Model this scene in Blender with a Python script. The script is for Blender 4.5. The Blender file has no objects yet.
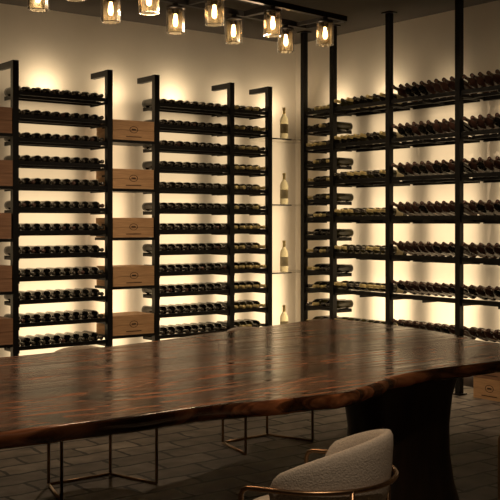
import bpy, math, random
from mathutils import Matrix, Vector
random.seed(7)
D=bpy.data
scene=bpy.context.scene
def link(o):
    scene.collection.objects.link(o); return o
# ---------------------------------------------------------------- materials
def mat(name,col,rough=.5,metal=0,**k):
    m=D.materials.new(name); m.use_nodes=True
    b=m.node_tree.nodes['Principled BSDF']
    b.inputs['Base Color'].default_value=(*col,1)
    b.inputs['Roughness'].default_value=rough
    b.inputs['Metallic'].default_value=metal
    for kk,v in k.items(): b.inputs[kk].default_value=v
    return m
def nn(m,t,**p):
    n=m.node_tree.nodes.new(t)
    for k,v in p.items(): setattr(n,k,v)
    return n
def noisy(m,c1,c2,scale=(1,1,1),nscale=5,detail=6,bump=0,rough=None,contrast=(.3,.7),dist=0):
    nt=m.node_tree; b=nt.nodes['Principled BSDF']
    tc=nn(m,'ShaderNodeTexCoord'); mp=nn(m,'ShaderNodeMapping'); mp.inputs['Scale'].default_value=scale
    n=nn(m,'ShaderNodeTexNoise'); n.inputs['Scale'].default_value=nscale; n.inputs['Detail'].default_value=detail
    n.inputs['Distortion'].default_value=dist
    r=nn(m,'ShaderNodeValToRGB'); r.color_ramp.elements[0].position=contrast[0]; r.color_ramp.elements[1].position=contrast[1]
    r.color_ramp.elements[0].color=(*c1,1); r.color_ramp.elements[1].color=(*c2,1)
    L=nt.links.new
    L(tc.outputs['Object'],mp.inputs['Vector']); L(mp.outputs[0],n.inputs['Vector']); L(n.outputs['Fac'],r.inputs['Fac']); L(r.outputs[0],b.inputs['Base Color'])
    if bump:
        bp=nn(m,'ShaderNodeBump'); bp.inputs['Strength'].default_value=bump; bp.inputs['Distance'].default_value=.01
        L(n.outputs['Fac'],bp.inputs['Height']); L(bp.outputs[0],b.inputs['Normal'])
    return m
M_steel=mat('black_steel',(.007,.0065,.006),.45,.5)
M_glassB=noisy(mat('bottle_glass_dark',(.01,.01,.01),.08),(.006,.006,.005),(.014,.013,.009),nscale=3)
M_glassR=noisy(mat('bottle_glass_brown',(.1,.03,.02),.14),(.024,.012,.009),(.095,.046,.032),nscale=9)
M_glassG=noisy(mat('bottle_glass_olive',(.05,.05,.02),.12),(.02,.02,.006),(.06,.05,.015),nscale=9)
M_glassC=mat('bottle_pale_glass',(.93,.90,.66),.05,**{'Transmission Weight':1.0,'IOR':1.12})
M_foilB=mat('foil_black',(.10,.088,.07),.2,.6)
M_foilG=mat('foil_gold',(.75,.60,.26),.35,.5)
M_foilR=mat('foil_brown',(.11,.06,.045),.25,.4)
M_label=noisy(mat('label_paper',(.5,.45,.33),.7),(.42,.35,.18),(.66,.57,.35),nscale=14)
M_brass=noisy(mat('bronze_brass',(.4,.25,.12),.33,1),(.32,.20,.11),(.44,.28,.17),nscale=30)
M_cream=noisy(mat('cream_boucle',(.6,.5,.4),.9),(.56,.48,.40),(.74,.65,.55),nscale=160,bump=.4)
M_crate=noisy(mat('crate_pine',(.4,.25,.12),.7),(.42,.235,.105),(.62,.37,.18),scale=(1.5,1.5,16),nscale=4,bump=.15)
M_crateD=noisy(mat('crate_dark',(.2,.1,.05),.7),(.22,.11,.055),(.34,.18,.095),scale=(1.5,1.5,16),nscale=4,bump=.15)
M_ink=mat('stamp_ink',(.04,.02,.01),.8)
M_darkwood=noisy(mat('dark_walnut',(.02,.012,.008),.5),(.010,.006,.004),(.035,.018,.010),scale=(3,3,.5),nscale=5,bump=.2)
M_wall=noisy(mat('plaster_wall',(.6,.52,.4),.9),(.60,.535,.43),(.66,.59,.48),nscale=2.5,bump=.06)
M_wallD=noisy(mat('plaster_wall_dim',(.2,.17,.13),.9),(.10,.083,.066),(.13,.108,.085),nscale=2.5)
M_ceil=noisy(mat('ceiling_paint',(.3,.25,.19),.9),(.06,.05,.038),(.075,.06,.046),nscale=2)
def clear(name,rough=.02,tint=(1,1,1),ior=1.2):
    m=mat(name,tint,rough); b=m.node_tree.nodes['Principled BSDF']
    b.inputs['Transmission Weight'].default_value=1; b.inputs['IOR'].default_value=ior
    return m
M_clear=clear('clear_glass',.03,(.97,.95,.9))
M_shade=clear('ribbed_amber_glass',.2,(1,.90,.72),1.18)
def emi(name,c,s):
    m=mat(name,c,.5); b=m.node_tree.nodes['Principled BSDF']
    b.inputs['Emission Color'].default_value=(*c,1); b.inputs['Emission Strength'].default_value=s
    return m
M_bulb=emi('warm_filament',(1,.60,.27),20)
def walnut():
    m=mat('walnut_slab',(.1,.04,.02),.3); nt=m.node_tree; b=nt.nodes['Principled BSDF']; L=nt.links.new
    tc=nn(m,'ShaderNodeTexCoord')
    def mapn(sc,ns,det,dis,rot=-.10):
        mp=nn(m,'ShaderNodeMapping'); mp.inputs['Scale'].default_value=sc; mp.inputs['Rotation'].default_value=(0,0,rot); L(tc.outputs['Object'],mp.inputs[0])
        n=nn(m,'ShaderNodeTexNoise'); n.inputs['Scale'].default_value=ns; n.inputs['Detail'].default_value=det; n.inputs['Distortion'].default_value=dis; L(mp.outputs[0],n.inputs[0]); return n
    def ramp(src,st,out='Fac'):
        r=nn(m,'ShaderNodeValToRGB'); e=r.color_ramp.elements
        e[0].position=st[0][0]; e[0].color=(*st[0][1],1); e[1].position=st[-1][0]; e[1].color=(*st[-1][1],1)
        for p,c in st[1:-1]:
            x=e.new(p); x.color=(*c,1)
        L(src.outputs[out],r.inputs[0]); return r
    n1=mapn((.38,1.9,1),1.5,9,1.9)
    r1=ramp(n1,[(.32,(.014,.006,.0035)),(.42,(.09,.031,.014)),(.49,(.34,.128,.055)),(.54,(.08,.028,.012)),(.60,(.38,.148,.064)),(.70,(.15,.055,.023))])
    n2=mapn((.42,11,1),2.6,10,.7)
    r2=ramp(n2,[(.43,(.12,.12,.12)),(.55,(1.2,1.15,1.08))])
    mx=nn(m,'ShaderNodeMixRGB',blend_type='MULTIPLY'); mx.inputs[0].default_value=.85; L(r1.outputs[0],mx.inputs[1]); L(r2.outputs[0],mx.inputs[2])
    n3=mapn((.6,2.0,1),1.8,3,2.5)
    r3=ramp(n3,[(.36,(.04,.04,.04)),(.42,(1,1,1))])
    mx2=nn(m,'ShaderNodeMixRGB',blend_type='MULTIPLY'); mx2.inputs[0].default_value=.92; L(mx.outputs[0],mx2.inputs[1]); L(r3.outputs[0],mx2.inputs[2])
    mp=nn(m,'ShaderNodeMapping'); mp.inputs['Scale'].default_value=(1.0,1.8,1); L(tc.outputs['Object'],mp.inputs[0])
    vo=nn(m,'ShaderNodeTexVoronoi'); vo.inputs['Scale'].default_value=.85; L(mp.outputs[0],vo.inputs['Vector'])
    r4=ramp(vo,[(.05,(.04,.03,.025)),(.09,(.8,.7,.6)),(.12,(.35,.3,.27)),(.17,(1,1,1))],'Distance')
    mx3=nn(m,'ShaderNodeMixRGB',blend_type='MULTIPLY'); mx3.inputs[0].default_value=.95; L(mx2.outputs[0],mx3.inputs[1]); L(r4.outputs[0],mx3.inputs[2])
    L(mx3.outputs[0],b.inputs['Base Color'])
    rr=nn(m,'ShaderNodeMapRange'); rr.inputs[1].default_value=.35; rr.inputs[2].default_value=.62; rr.inputs[3].default_value=.10; rr.inputs[4].default_value=.27; L(n2.outputs['Fac'],rr.inputs[0]); L(rr.outputs[0],b.inputs['Roughness'])
    b.inputs['Specular IOR Level'].default_value=.38
    bp=nn(m,'ShaderNodeBump'); bp.inputs['Strength'].default_value=.07; bp.inputs['Distance'].default_value=.003; L(n2.outputs['Fac'],bp.inputs['Height']); L(bp.outputs[0],b.inputs['Normal'])
    return m
M_table=walnut()
def floorm():
    m=mat('stone_floor',(.1,.09,.07),.6); nt=m.node_tree; b=nt.nodes['Principled BSDF']; L=nt.links.new
    tc=nn(m,'ShaderNodeTexCoord'); br=nn(m,'ShaderNodeTexBrick')
    br.inputs['Scale'].default_value=1; br.inputs['Brick Width'].default_value=.40; br.inputs['Row Height'].default_value=.20; br.inputs['Mortar Size'].default_value=.014; br.inputs['Mortar Smooth'].default_value=.3
    br.inputs['Color1'].default_value=(.23,.19,.15,1); br.inputs['Color2'].default_value=(.40,.335,.265,1); br.inputs['Mortar'].default_value=(.025,.021,.017,1)
    n=nn(m,'ShaderNodeTexNoise'); n.inputs['Scale'].default_value=7; n.inputs['Detail'].default_value=8; L(tc.outputs['Object'],n.inputs[0])
    mv=nn(m,'ShaderNodeMixRGB',blend_type='LINEAR_LIGHT'); mv.inputs[0].default_value=.03; L(tc.outputs['Object'],mv.inputs[1]); L(n.outputs['Color'],mv.inputs[2]); L(mv.outputs[0],br.inputs['Vector'])
    r=nn(m,'ShaderNodeValToRGB'); r.color_ramp.elements[0].position=.3; r.color_ramp.elements[0].color=(.35,.35,.35,1); r.color_ramp.elements[1].position=.7
    L(n.outputs['Fac'],r.inputs[0])
    mx=nn(m,'ShaderNodeMixRGB',blend_type='MULTIPLY'); mx.inputs[0].default_value=.9; L(br.outputs['Color'],mx.inputs[1]); L(r.outputs[0],mx.inputs[2]); L(mx.outputs[0],b.inputs['Base Color'])
    bp=nn(m,'ShaderNodeBump'); bp.inputs['Strength'].default_value=.4; bp.inputs['Distance'].default_value=.01; L(n.outputs['Fac'],bp.inputs['Height']); L(bp.outputs[0],b.inputs['Normal'])
    return m
M_floor=floorm()
# ---------------------------------------------------------------- mesh builder
class MB:
    def __init__(s): s.v=[];s.f=[];s.m=[];s.sm=[];s.mats=[]
    def mi(s,m):
        if m not in s.mats: s.mats.append(m)
        return s.mats.index(m)
    def add(s,vs,fs,m,smooth=False):
        o=len(s.v); s.v+= [tuple(v) for v in vs]
        for i,f in enumerate(fs):
            s.f.append([o+j for j in f]); s.m.append(s.mi(m[i] if isinstance(m,list) else m)); s.sm.append(smooth)
    def box(s,lo,hi,m,M=None):
        x0,y0,z0=lo;x1,y1,z1=hi
        v=[Vector(p) for p in [(x0,y0,z0),(x1,y0,z0),(x1,y1,z0),(x0,y1,z0),(x0,y0,z1),(x1,y0,z1),(x1,y1,z1),(x0,y1,z1)]]
        if M: v=[M@p for p in v]
        s.add(v,[(0,3,2,1),(4,5,6,7),(0,1,5,4),(1,2,6,5),(2,3,7,6),(3,0,4,7)],m)
    def lathe(s,prof,M,mats,seg=16):
        v=[];f=[];ml=[]
        for r,z in prof:
            for k in range(seg):
                a=2*math.pi*k/seg; v.append(M@Vector((r*math.cos(a),r*math.sin(a),z)))
        for i in range(len(prof)-1):
            for k in range(seg):
                k2=(k+1)%seg
                f.append((i*seg+k,i*seg+k2,(i+1)*seg+k2,(i+1)*seg+k)); ml.append(mats[i] if isinstance(mats,list) else mats)
        s.add(v,f,ml,True)
    def tube(s,pts,r,m,seg=10,closed=False):
        pts=[Vector(p) for p in pts]; n=len(pts); v=[];f=[]
        up=None
        for i,p in enumerate(pts):
            a=pts[(i-1)%n] if (closed or i>0) else p; b=pts[(i+1)%n] if (closed or i<n-1) else p
            t=(b-a).normalized()
            if up is None:
                up=Vector((0,0,1)) if abs(t.z)<.9 else Vector((1,0,0))
            x=t.cross(up).normalized(); up=x.cross(t).normalized()
            for k in range(seg):
                an=2*math.pi*k/seg; v.append(p+x*r*math.cos(an)+up*r*math.sin(an))
        R=n if closed else n-1
        for i in range(R):
            j=(i+1)%n
            for k in range(seg):
                k2=(k+1)%seg; f.append((i*seg+k,i*seg+k2,j*seg+k2,j*seg+k))
        if not closed:
            f.append(tuple(range(seg))[::-1]); f.append(tuple((n-1)*seg+k for k in range(seg)))
        s.add(v,f,m,True)
    def obj(s,name,parent=None,loc=None,rotz=0,bevel=0):
        me=D.meshes.new(name); me.from_pydata(s.v,[],s.f)
        for m in s.mats: me.materials.append(m)
        me.polygons.foreach_set('material_index',s.m); me.polygons.foreach_set('use_smooth',s.sm); me.update()
        o=link(D.objects.new(name,me))
        if parent: o.parent=parent
        if loc: o.location=loc
        o.rotation_euler[2]=rotz
        return o
def empty(name,loc=(0,0,0),rotz=0):
    e=link(D.objects.new(name,None)); e.location=loc; e.rotation_euler[2]=rotz; e.empty_display_size=.1; return e
# ---------------------------------------------------------------- room
QF=7.835; PF=6.505          # rack front planes
OFF=.42
QW=QF+OFF; PW=PF+OFF
H=3.35
P0=-2.6; Q0=-1.6
def slab(name,lo,hi,m):
    b=MB(); b.box(lo,hi,m); return b.obj(name)
slab('floor',(P0,Q0,-.1),(PW,QW,0),M_floor)
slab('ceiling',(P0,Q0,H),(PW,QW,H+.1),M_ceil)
slab('wall_back',(P0-.12,QW,-.1),(PW+.12,QW+.12,H+.1),M_wall)
slab('wall_right',(PW,Q0,-.1),(PW+.12,QW,H+.1),M_wall)
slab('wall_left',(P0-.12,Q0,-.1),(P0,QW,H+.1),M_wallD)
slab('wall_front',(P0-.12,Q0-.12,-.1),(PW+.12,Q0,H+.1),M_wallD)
slab('baseboard_back',(P0,QW-.015,0),(PW-.015,QW,.10),M_darkwood)
slab('baseboard_right',(PW-.015,Q0,0),(PW,QW,.10),M_darkwood)
# ---------------------------------------------------------------- bottles
PROF=[(.001,.010),(.022,.004),(.037,0),(.041,.006),(.0415,.06),(.0415,.150),(.0415,.19),(.037,.212),(.022,.237),(.0155,.252),(.0150,.258),(.0150,.300),(.0175,.302),(.0175,.318),(.001,.320)]
def bottle(b,M,glass,foil,label=False,seg=14):
    mats=[glass]*9+[foil]*5
    mats[4]=M_label if label else glass
    b.lathe(PROF,M,mats,seg)
def orient(base,direction,roll=0):
    d=Vector(direction).normalized()
    q=d.to_track_quat('Z','Y')
    return Matrix.Translation(base)@q.to_matrix().to_4x4()
def W(wall,a,off,z):
    if wall=='L': return Vector((3.575+a,QF+off,z))
    return Vector((PF+off,QF-a,z))
def wbox(b,wall,a0,a1,o0,o1,z0,z1,m):
    p=W(wall,a0,o0,z0); q=W(wall,a1,o1,z1)
    lo=[min(p[i],q[i]) for i in range(3)]; hi=[max(p[i],q[i]) for i in range(3)]
    b.box(lo,hi,m)
def outdir(wall,tilt):
    c,s=math.cos(tilt),math.sin(tilt)
    return Vector((0,-c,s)) if wall=='L' else Vector((-c,0,s))
def post(b,wall,a,top,full=False):
    w=.026
    wbox(b,wall,a-w,a+w,0,.05,0,top,M_steel)
    if not full:
        wbox(b,wall,a-w*.8,a+w*.8,.05,.32,top-.05,top,M_steel)
        wbox(b,wall,a-w*.8,a+w*.8,.05,OFF-.001,.20,.24,M_steel)
    else:
        wbox(b,wall,a-w*.8,a+w*.8,.05,OFF-.001,.20,.24,M_steel)
        wbox(b,wall,a-w*2,a+w*2,-.024,.074,H-.012,H-.001,M_steel)
    wbox(b,wall,a-w*1.8,a+w*1.8,-.02,.07,0.001,.012,M_steel)
TOPL=2.80
def section(wall,a0,a1,rows,glass,foil,n,tilt=0,label=False,posts=(),full=False,skip=0):
    e=empty('wine_rack',W(wall,(a0+a1)/2,.2,0))
    inv=Matrix.Translation(-Vector(e.location))
    b=MB(); k=MB()
    for pa in posts: post(b,wall,pa,H-.002 if full else TOPL,full)
    A0,A1=a0+.027,a1-.027
    pitch=(A1-A0)/n
    for z in rows:
        if tilt<.1:
            wbox(b,wall,A0,A1,.012,.032,z-.052,z-.019,M_steel)
            wbox(b,wall,A0,A1,.12,.145,z-.066,z-.042,M_steel)
            wbox(b,wall,A0,A1,.27,.295,z-.066,z-.042,M_steel)
            for q in (A0,A1-.012): wbox(b,wall,q,q+.012,.012,.295,z-.076,z-.052,M_steel)
        else:
            wbox(b,wall,A0,A1,.015,.04,z-.080,z-.045,M_steel)
            wbox(b,wall,A0,A1,.16,.185,z-.098,z-.070,M_steel)
            wbox(b,wall,A0,A1,.30,.325,z-.115,z-.074,M_steel)
            for q in (A0,(A0+A1)/2,A1-.012): wbox(b,wall,q,q+.012,.015,.325,z-.105,z-.080,M_steel)
        for i in range(n):
            if random.random()<skip: continue
            a=A0+pitch*(i+.5)+random.uniform(-.003,.003)
            dirv=outdir(wall,tilt)
            if tilt<.1: base=W(wall,a,.325+random.uniform(-.006,.012),z)
            else: base=W(wall,a,.30+random.uniform(-.005,.008),z-.028)
            g=glass if not isinstance(glass,(list,tuple)) else random.choice(glass)
            fo=foil if not isinstance(foil,(list,tuple)) else random.choice(foil)
            bottle(k,orient(base,dirv)@Matrix.Rotation(random.random()*6,4,'Z'),g,fo,label)
    for q in (b,k): q.v=[tuple(inv@Vector(v)) for v in q.v]
    b.obj('rack_frame',e); k.obj('wine_bottles',e)
    return e
rowsL=[2.567-.1947*i for i in range(12)]
rowsE=[2.567-.175*i for i in range(13)]
rowsG=[2.600-.35*i for i in range(7)]
FB=[M_foilB]*7+[M_foilR]
section('L',-1.40,-.53,rowsL,M_glassB,FB,9,posts=(-1.40,-.53))
section('L',-.04,.853,rowsL,M_glassB,FB,9,posts=(-.04,.853))
section('L',1.344,2.199,rowsL,M_glassB,FB,9,posts=(1.344,))
section('L',2.199,2.669,rowsL,[M_glassG,M_glassB],[M_foilG,M_foilG,M_foilG,M_foilB],5,posts=(2.199,2.669))
section('R',.185,.616,rowsE,[M_glassB,M_glassG],[M_foilB,M_foilG,M_foilB],4,posts=(.185,),full=True)
section('R',.616,1.371,rowsG,[M_glassG,M_glassB],[M_foilG,M_foilG,M_foilB],8,tilt=.12,label=True,posts=(.616,),full=True)
section('R',1.371,2.19,rowsG,[M_glassR,M_glassR,M_glassB],M_foilR,9,tilt=.30,posts=(1.371,),full=True)
section('R',2.19,3.02,rowsG,[M_glassR,M_glassR,M_glassB],M_foilR,9,tilt=.30,posts=(2.19,3.02),full=True)
# crate shelving
shelfz=[2.185-.438*i for i in range(5)]
def crate(p,w,d,h,m,rotz=0):
    b=MB(); t=.012
    x0,x1,y0,y1=-w/2,w/2,-d/2,d/2
    b.box((x0+t,y0+t,0.001),(x1-t,y1-t,h-t),m)
    ph=h/2
    for s in (0,1):
        z0=s*ph+.001; z1=(s+1)*ph-.002
        b.box((x0+t,y0,z0),(x1-t,y0+t,z1),m); b.box((x0+t,y1-t,z0),(x1-t,y1,z1),m)
        b.box((x0,y0,z0),(x0+t,y1,z1),m); b.box((x1-t,y0,z0),(x1,y1,z1),m)
    for s in range(3):
        b.box((x0,y0+s*d/3+.001,h-t+.001),(x1,y0+(s+1)*d/3-.001,h),m)
    n=20; vs=[];fs=[]
    for k in range(n):
        a=2*math.pi*k/n
        for r in (.034,.029): vs.append((r*1.3*math.cos(a),y0-.0008,h*.54+r*math.sin(a)*.9))
    for k in range(n):
        k2=(k+1)%n; fs.append((2*k,2*k2,2*k2+1,2*k+1))
    b.add(vs,fs,M_ink)
    b.box((-.022,y0-.0012,h*.54-.005),(.022,y0+.001,h*.54+.007),M_ink)
    b.box((-.08,y0-.0012,h*.16),(.08,y0+.001,h*.16+.007),M_ink)
    for sx in (x0-.002,x1-.001): b.box((sx,-.045,h*.6),(sx+.003,.045,h*.6+.018),M_ink)
    return b.obj('wooden_wine_crate',loc=p,rotz=rotz)
for (a0,a1,m,hh) in ((.853,1.344,M_crate,.178),(-.53,-.04,M_crateD,.215)):
    e=empty('crate_shelf',W('L',(a0+a1)/2,.2,0)); b=MB()
    for z in shelfz:
        wbox(b,'L',a0+.027,a1-.027,.0,.33,z-.024,z,M_steel)
    iv=-Vector(e.location); b.v=[tuple(Vector(v)+iv) for v in b.v]
    b.obj('shelves',e)
    for z in shelfz:
        crate(W('L',(a0+a1)/2+random.uniform(-.006,.006),.155+random.uniform(-.01,.01),z+.001),.425,.31,hh,m,random.uniform(-.02,.02))
for a in (2.52,2.88):
    c=crate(W('R',a,.16,.0),.33,.30,.17,M_crate,-math.pi/2)
crate(W('R',2.52,.16,.172),.33,.30,.15,M_crateD,-math.pi/2+.02)
# corner shelves with display bottles
e=empty('corner_shelf',(PW-.35,QW-.35,0)); b=MB()
zc=[2.30,1.63,.94,.28]
for z in zc:
    b.box((3.575+2.70-(PW-.35),-.0,z-.012),(.349,.349,z),M_clear)
    b.box((3.575+2.70-(PW-.35),-.004,z-.014),(.0,.004,z-.002),M_steel)
b.obj('glass_shelves',e)
for z in zc:
    k=MB(); bottle(k,Matrix.Identity(4),M_glassC,M_foilG,True,20)
    k.obj('wine_bottle_display',loc=(6.52,QF+.12,z+.001))
# ---------------------------------------------------------------- table
ctrl=[(1.372,3.166),(1.727,3.135),(2.158,3.134),(2.584,3.053),(2.839,3.036),(3.121,3.146),(3.417,3.249),(3.712,3.266),(4.072,3.254),(4.40,3.30),(4.58,3.50),
(4.68,3.85),(4.84,4.30),(4.92,4.70),(4.93,5.10),(4.90,5.40),(4.80,5.49),(4.4,5.36),(3.9,5.25),(3.565,5.177),(3.15,5.05),(2.749,4.979),(2.134,4.924),(1.5,4.96),(.9,5.02),(.50,4.95),(.38,4.6),(.33,4.1),(.40,3.6),(.55,3.28),(.95,3.19)]
def catmull(c,sub):
    out=[];n=len(c)
    for i in range(n):
        p0,p1,p2,p3=[Vector(c[(i+j-1)%n]) for j in range(4)]
        for k in range(sub):
            t=k/sub
            out.append(.5*((2*p1)+(-p0+p2)*t+(2*p0-5*p1+4*p2-p3)*t*t+(-p0+3*p1-3*p2+p3)*t**3))
    return out
out=catmull(ctrl,6); n=len(out)
cx,cy=2.7,4.2
def ring(off,z,wob):
    r=[]
    for i in range(n):
        t=(out[(i+1)%n]-out[i-1]).normalized(); nr=Vector((t.y,-t.x))
        w=wob*(math.sin(i*.9)+.6*math.sin(i*2.3+1))*.003
        p=out[i]+nr*(off+w); r.append((p.x-cx,p.y-cy,z))
    return r
b=MB()
rings=[ring(-.014,.75,.6),ring(-.004,.747,.8),ring(.004,.738,1.2),ring(.007,.722,2),ring(.002,.702,2.4),ring(-.012,.690,2.5),ring(-.035,.685,2.5)]
v=[p for r in rings for p in r]; f=[]
for i in range(len(rings)-1):
    for k in range(n):
        k2=(k+1)%n; f.append((i*n+k,(i+1)*n+k,(i+1)*n+k2,i*n+k2))
b.add(v,f,M_table,True)
b.add(rings[0],[tuple(range(n))],M_table); b.add(rings[-1],[tuple(range(n))[::-1]],M_table)
te=empty('live_edge_dining_table',(cx,cy,0))
b.obj('table_top',te)
def pedestal(x0,x1,y0,y1,name):
    b=MB(); Z=[0.001,.02,.1,.25,.4,.55,.66,.686]
    S=[1.12,1.12,1.02,.92,.90,.96,1.08,1.12]
    mx,my=(x0+x1)/2-cx,(y0+y1)/2-cy; hx,hy=(x1-x0)/2,(y1-y0)/2
    v=[];f=[];seg=28
    for z,s in zip(Z,S):
        for k in range(seg):
            a=2*math.pi*k/seg; c,si=math.cos(a),math.sin(a)
            rx=hx*s*math.copysign(abs(c)**.45,c); ry=hy*s*math.copysign(abs(si)**.45,si)
            w=1+.015*math.sin(5*a+z*6)
            v.append((mx+rx*w+.03*math.sin(z*4),my+ry*w,z))
    for i in range(len(Z)-1):
        for k in range(seg):
            k2=(k+1)%seg; f.append((i*seg+k,i*seg+k2,(i+1)*seg+k2,(i+1)*seg+k))
    b.add(v,f,M_darkwood,True)
    b.add(v[:seg],[tuple(range(seg))[::-1]],M_darkwood); b.add(v[-seg:],[tuple(range(seg))],M_darkwood)
    b.obj(name,te)
pedestal(3.47,4.03,3.47,3.87,'pedestal_1')
pedestal(.80,1.36,3.6,4.2,'pedestal_2')
# ---------------------------------------------------------------- chairs
def chair(p,q,rotz):
    e=empty('barrel_dining_chair',(p,q,0),rotz)
    b=MB()
    pr=[(.001,.395),(.20,.395),(.235,.405),(.247,.43),(.243,.455),(.225,.472),(.15,.482),(.001,.485)]
    b.lathe(pr,Matrix.Identity(4),M_cream,40); b.obj('seat',e)
    b=MB(); A=math.radians(100); N=44; sec=14; v=[];f=[]
    for i in range(N+1):
        u=-1+2*i/N; a=u*A
        endf=1-max(0,(abs(u)-.90)/.10)**2.5 if abs(u)>.90 else 1
        endf=max(endf,.12)
        cz=math.cos(u*math.pi/2)
        top=.625+.125*max(0,cz)**.8; bot=.50
        mid=(top+bot)/2; hh=(top-bot)/2*(.35+.65*endf); th=.028*(.3+.7*endf)
        for k in range(sec):
            c=2*math.pi*k/sec; co,si=math.cos(c),math.sin(c)
            rr=.246+th*math.copysign(abs(co)**.7,co)+.03*(si)*0.5
            z=mid+hh*math.copysign(abs(si)**.6,si)
            v.append((rr*math.sin(a),-rr*math.cos(a),z))
    for i in range(N):
        for k in range(sec):
            k2=(k+1)%sec; f.append((i*sec+k,i*sec+k2,(i+1)*sec+k2,(i+1)*sec+k))
    b.add(v,f,M_cream,True); b.add(v[:sec],[tuple(range(sec))[::-1]],M_cream,True); b.add(v[-sec:],[tuple(range(sec))],M_cream,True)
    b.obj('backrest',e)
    b=MB(); R=.288; r=.0085; F=.13
    a1=math.radians(90)
    arc=[(R*math.sin(t),-R*math.cos(t),.60) for t in [a1*(-1+2*i/32) for i in range(33)]]
    path=[(-R,F,.012),(-R,F,.3),(-R,F,.575),(-R,F-.008,.592),(-R,F-.025,.60),(-R,F*.4,.60)]+arc+[(R,F*.4,.60),(R,F-.025,.60),(R,F-.008,.592),(R,F,.575),(R,F,.3),(R,F,.012)]
    b.tube(path,r,M_brass,10)
    for sg in (-1,1):
        t=math.radians(42)*sg; x,y=R*math.sin(t),-R*math.cos(t)
        b.tube([(x,y,.012),(x,y,.3),(x,y,.60)],r,M_brass)
        b.tube([(x,y,.010),((x+R*sg)/2,(y+F)/2,.010),(R*sg,F,.010)],r,M_brass)
        b.tube([(x,y,.39),(.12*sg,-.1,.39),(R*sg,F,.39)],r*.8,M_brass)
    x,y=R*math.sin(math.radians(42)),-R*math.cos(math.radians(42))
    b.tube([(-x,y,.010),(0,y,.010),(x,y,.010)],r,M_brass)
    rg=[(.225*math.sin(t),.225*math.cos(t),.388) for t in [2*math.pi*i/32 for i in range(32)]]
    b.tube(rg,r*.9,M_brass,8,True)
    b.obj('bronze_frame',e)
chair(2.25,2.60,math.radians(28))
chair(3.56,2.50,math.radians(4))
chair(2.665,4.84,math.radians(180))
chair(4.05,5.12,math.radians(183))
# ---------------------------------------------------------------- chandelier
RZ=math.radians(6.5)
piv=Vector((3.45,4.045)); ox,oy=2.4,4.045
d=Vector((ox,oy))-piv
loc=(piv.x+d.x*math.cos(RZ)-d.y*math.sin(RZ),piv.y+d.x*math.sin(RZ)+d.y*math.cos(RZ),0)
ce=empty('linear_chandelier',loc,RZ)
qa,qb=4.187-oy,3.904-oy
px0,px1=.98-ox,3.62-ox
b=MB(); zr=2.525; t=.014
for q in (qa,qb): b.box((px0,q-t,zr-t),(px1,q+t,zr+t),M_steel)
ps=[3.46-.385*i-ox for i in range(7)]
for p in (px0,px1): b.box((p-t,qb+t,zr-t),(p+t,qa-t,zr+t),M_steel)
for p in ps[::2]: b.box((p+.08-t*.7,qb+t,zr-t*.7),(p+.08+t*.7,qa-t,zr+t*.7),M_steel)
for p in (1.45-ox,3.15-ox):
    b.box((p-t,qb+t,zr-t),(p+t,qa-t,zr+t),M_steel)
    b.tube([(p,0,zr),(p,0,2.9),(p,0,H-.03)],.007,M_steel)
    b.lathe([(.001,H-.031),(.055,H-.031),(.06,H-.02),(.06,H-.001)],Matrix.Translation((p,0,0)),M_steel,24)
b.obj('frame',ce)
g=MB(); c=MB(); bl=MB()
for i,p in enumerate(ps):
    for q in (qa,qb):
        T=Matrix.Translation((p,q,0)); zt=zr-.014
        c.lathe([(.001,zt),(.014,zt),(.014,zt-.014),(.043,zt-.016),(.046,zt-.030),(.020,zt-.031),(.016,zt-.050),(.001,zt-.051)],T,M_steel,20)
        z0,z1=zt-.145,zt-.030
        seg=48; v=[];f=[]
        for (rr,zz) in ((.044,z1),(.044,z0+.003),(.040,z0),(.040,z0+.004),(.0415,z1)):
            for k in range(seg):
                a=2*math.pi*k/seg; r2=rr+(.0012 if k%4<2 else -.0006)*(rr>.043)
                v.append((p+r2*math.cos(a),q+r2*math.sin(a),zz))
        for j in range(4):
            for k in range(seg):
                k2=(k+1)%seg; f.append((j*seg+k,j*seg+k2,(j+1)*seg+k2,(j+1)*seg+k))
        g.add(v,f,M_shade,True)
        bl.lathe([(.001,zt-.115),(.008,zt-.111),(.012,zt-.098),(.011,zt-.080),(.007,zt-.062),(.006,zt-.052)],T,M_bulb,14)
g.obj('glass_shades',ce); c.obj('caps',ce); bl.obj('bulbs',ce)
# ---------------------------------------------------------------- lights
WARM=(1,.79,.53)
def area(name,loc,rot,sx,sy,pw,col=WARM,spread=None):
    l=D.lights.new(name,'AREA'); l.shape='RECTANGLE'; l.size=sx; l.size_y=sy; l.energy=pw; l.color=col
    if spread: l.spread=spread
    o=link(D.objects.new(name,l)); o.location=loc; o.rotation_euler=rot; return o
WR={'L':0,'R':math.radians(-90)}
def back(w,a0,a1,k=1):
    m=(a0+a1)/2; wd=(a1-a0)*.76
    for z0,z1,s in ((.10,.9,9.2),(.9,1.7,6.4),(1.7,2.5,4.3)):
        area('led_backlight_panel',W(w,m,.335,(z0+z1)/2),(math.radians(90),0,WR[w]),wd,z1-z0,s*k*wd*(z1-z0))
    area('added_upwash',W(w,m,.22,2.62),(math.radians(90+35),0,WR[w]),wd*.35,.06,3.0*k*(a1-a0))  # added wash light, lifts the wall glow above the racks
back('L',-1.36,-.57,.8); back('L',-.50,-.08,.75); back('L',.0,.82,.9); back('L',.89,1.31,1.08); back('L',1.38,2.16,1); back('L',2.23,2.64,1.0); back('L',2.70,3.25,.95)
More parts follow.
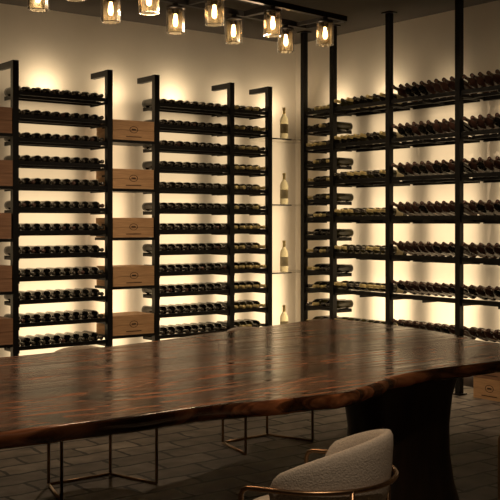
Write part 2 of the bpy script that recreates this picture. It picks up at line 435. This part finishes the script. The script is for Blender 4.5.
back('R',.02,.58,.95); back('R',.65,1.34,1.1); back('R',1.40,2.16,1.0); back('R',2.22,3.0,.9)
def pt(loc,pw,r=.03):
    l=D.lights.new('pendant_glow','POINT'); l.energy=pw; l.color=(1,.68,.40); l.shadow_soft_size=r
    o=link(D.objects.new('pendant_glow',l)); o.location=loc
for p,q in ((1.75,3.85),(2.45,3.93),(3.15,4.01)): pt((p,q,2.30),13,.04)
def spot(loc,tgt,pw,ang=60):  # added fill spot at the ceiling, brightens racks, near chair and floor
    l=D.lights.new('added_fill_spot','SPOT'); l.energy=pw; l.color=(1,.76,.52); l.spot_size=math.radians(ang); l.spot_blend=.8; l.shadow_soft_size=.04
    o=link(D.objects.new('added_fill_spot',l)); o.location=loc
    o.rotation_euler=(Vector(tgt)-Vector(loc)).to_track_quat('-Z','Y').to_euler()
    b=MB(); b.lathe([(.06,-.002),(.05,-.008),(.042,-.008),(.042,-.001),(.001,-.001)],Matrix.Identity(4),M_steel,24)
    b.obj('added_spot_trim',loc=(loc[0],loc[1],H))  # invented trim ring on the ceiling above each added spot
spot((4.7,5.9,H-.03),(4.9,QF,.9),75,70)
spot((3.4,5.7,H-.03),(3.6,QF,.9),55,65)
spot((5.0,5.4,H-.03),(PF,5.8,1.1),90,80)
spot((5.0,6.6,H-.03),(PF,6.9,1.1),45,80)
spot((1.6,1.2,H-.03),(2.35,2.6,.6),90,50)
spot((3.6,6.4,H-.03),(3.6,6.2,0),50,110)
w=D.worlds.new('world'); scene.world=w; w.use_nodes=True
w.node_tree.nodes['Background'].inputs[0].default_value=(.5,.38,.25,1); w.node_tree.nodes['Background'].inputs[1].default_value=.02
# ---------------------------------------------------------------- camera
cam=D.cameras.new('camera'); co=link(D.objects.new('camera',cam)); scene.camera=co
co.location=(0,0,1.45); co.rotation_euler=(math.radians(90),0,-math.atan2(.607,.794))
cam.sensor_width=36; cam.lens=1005/500*36; cam.shift_y=-.056; cam.clip_end=60
scene.view_settings.view_transform='Standard'
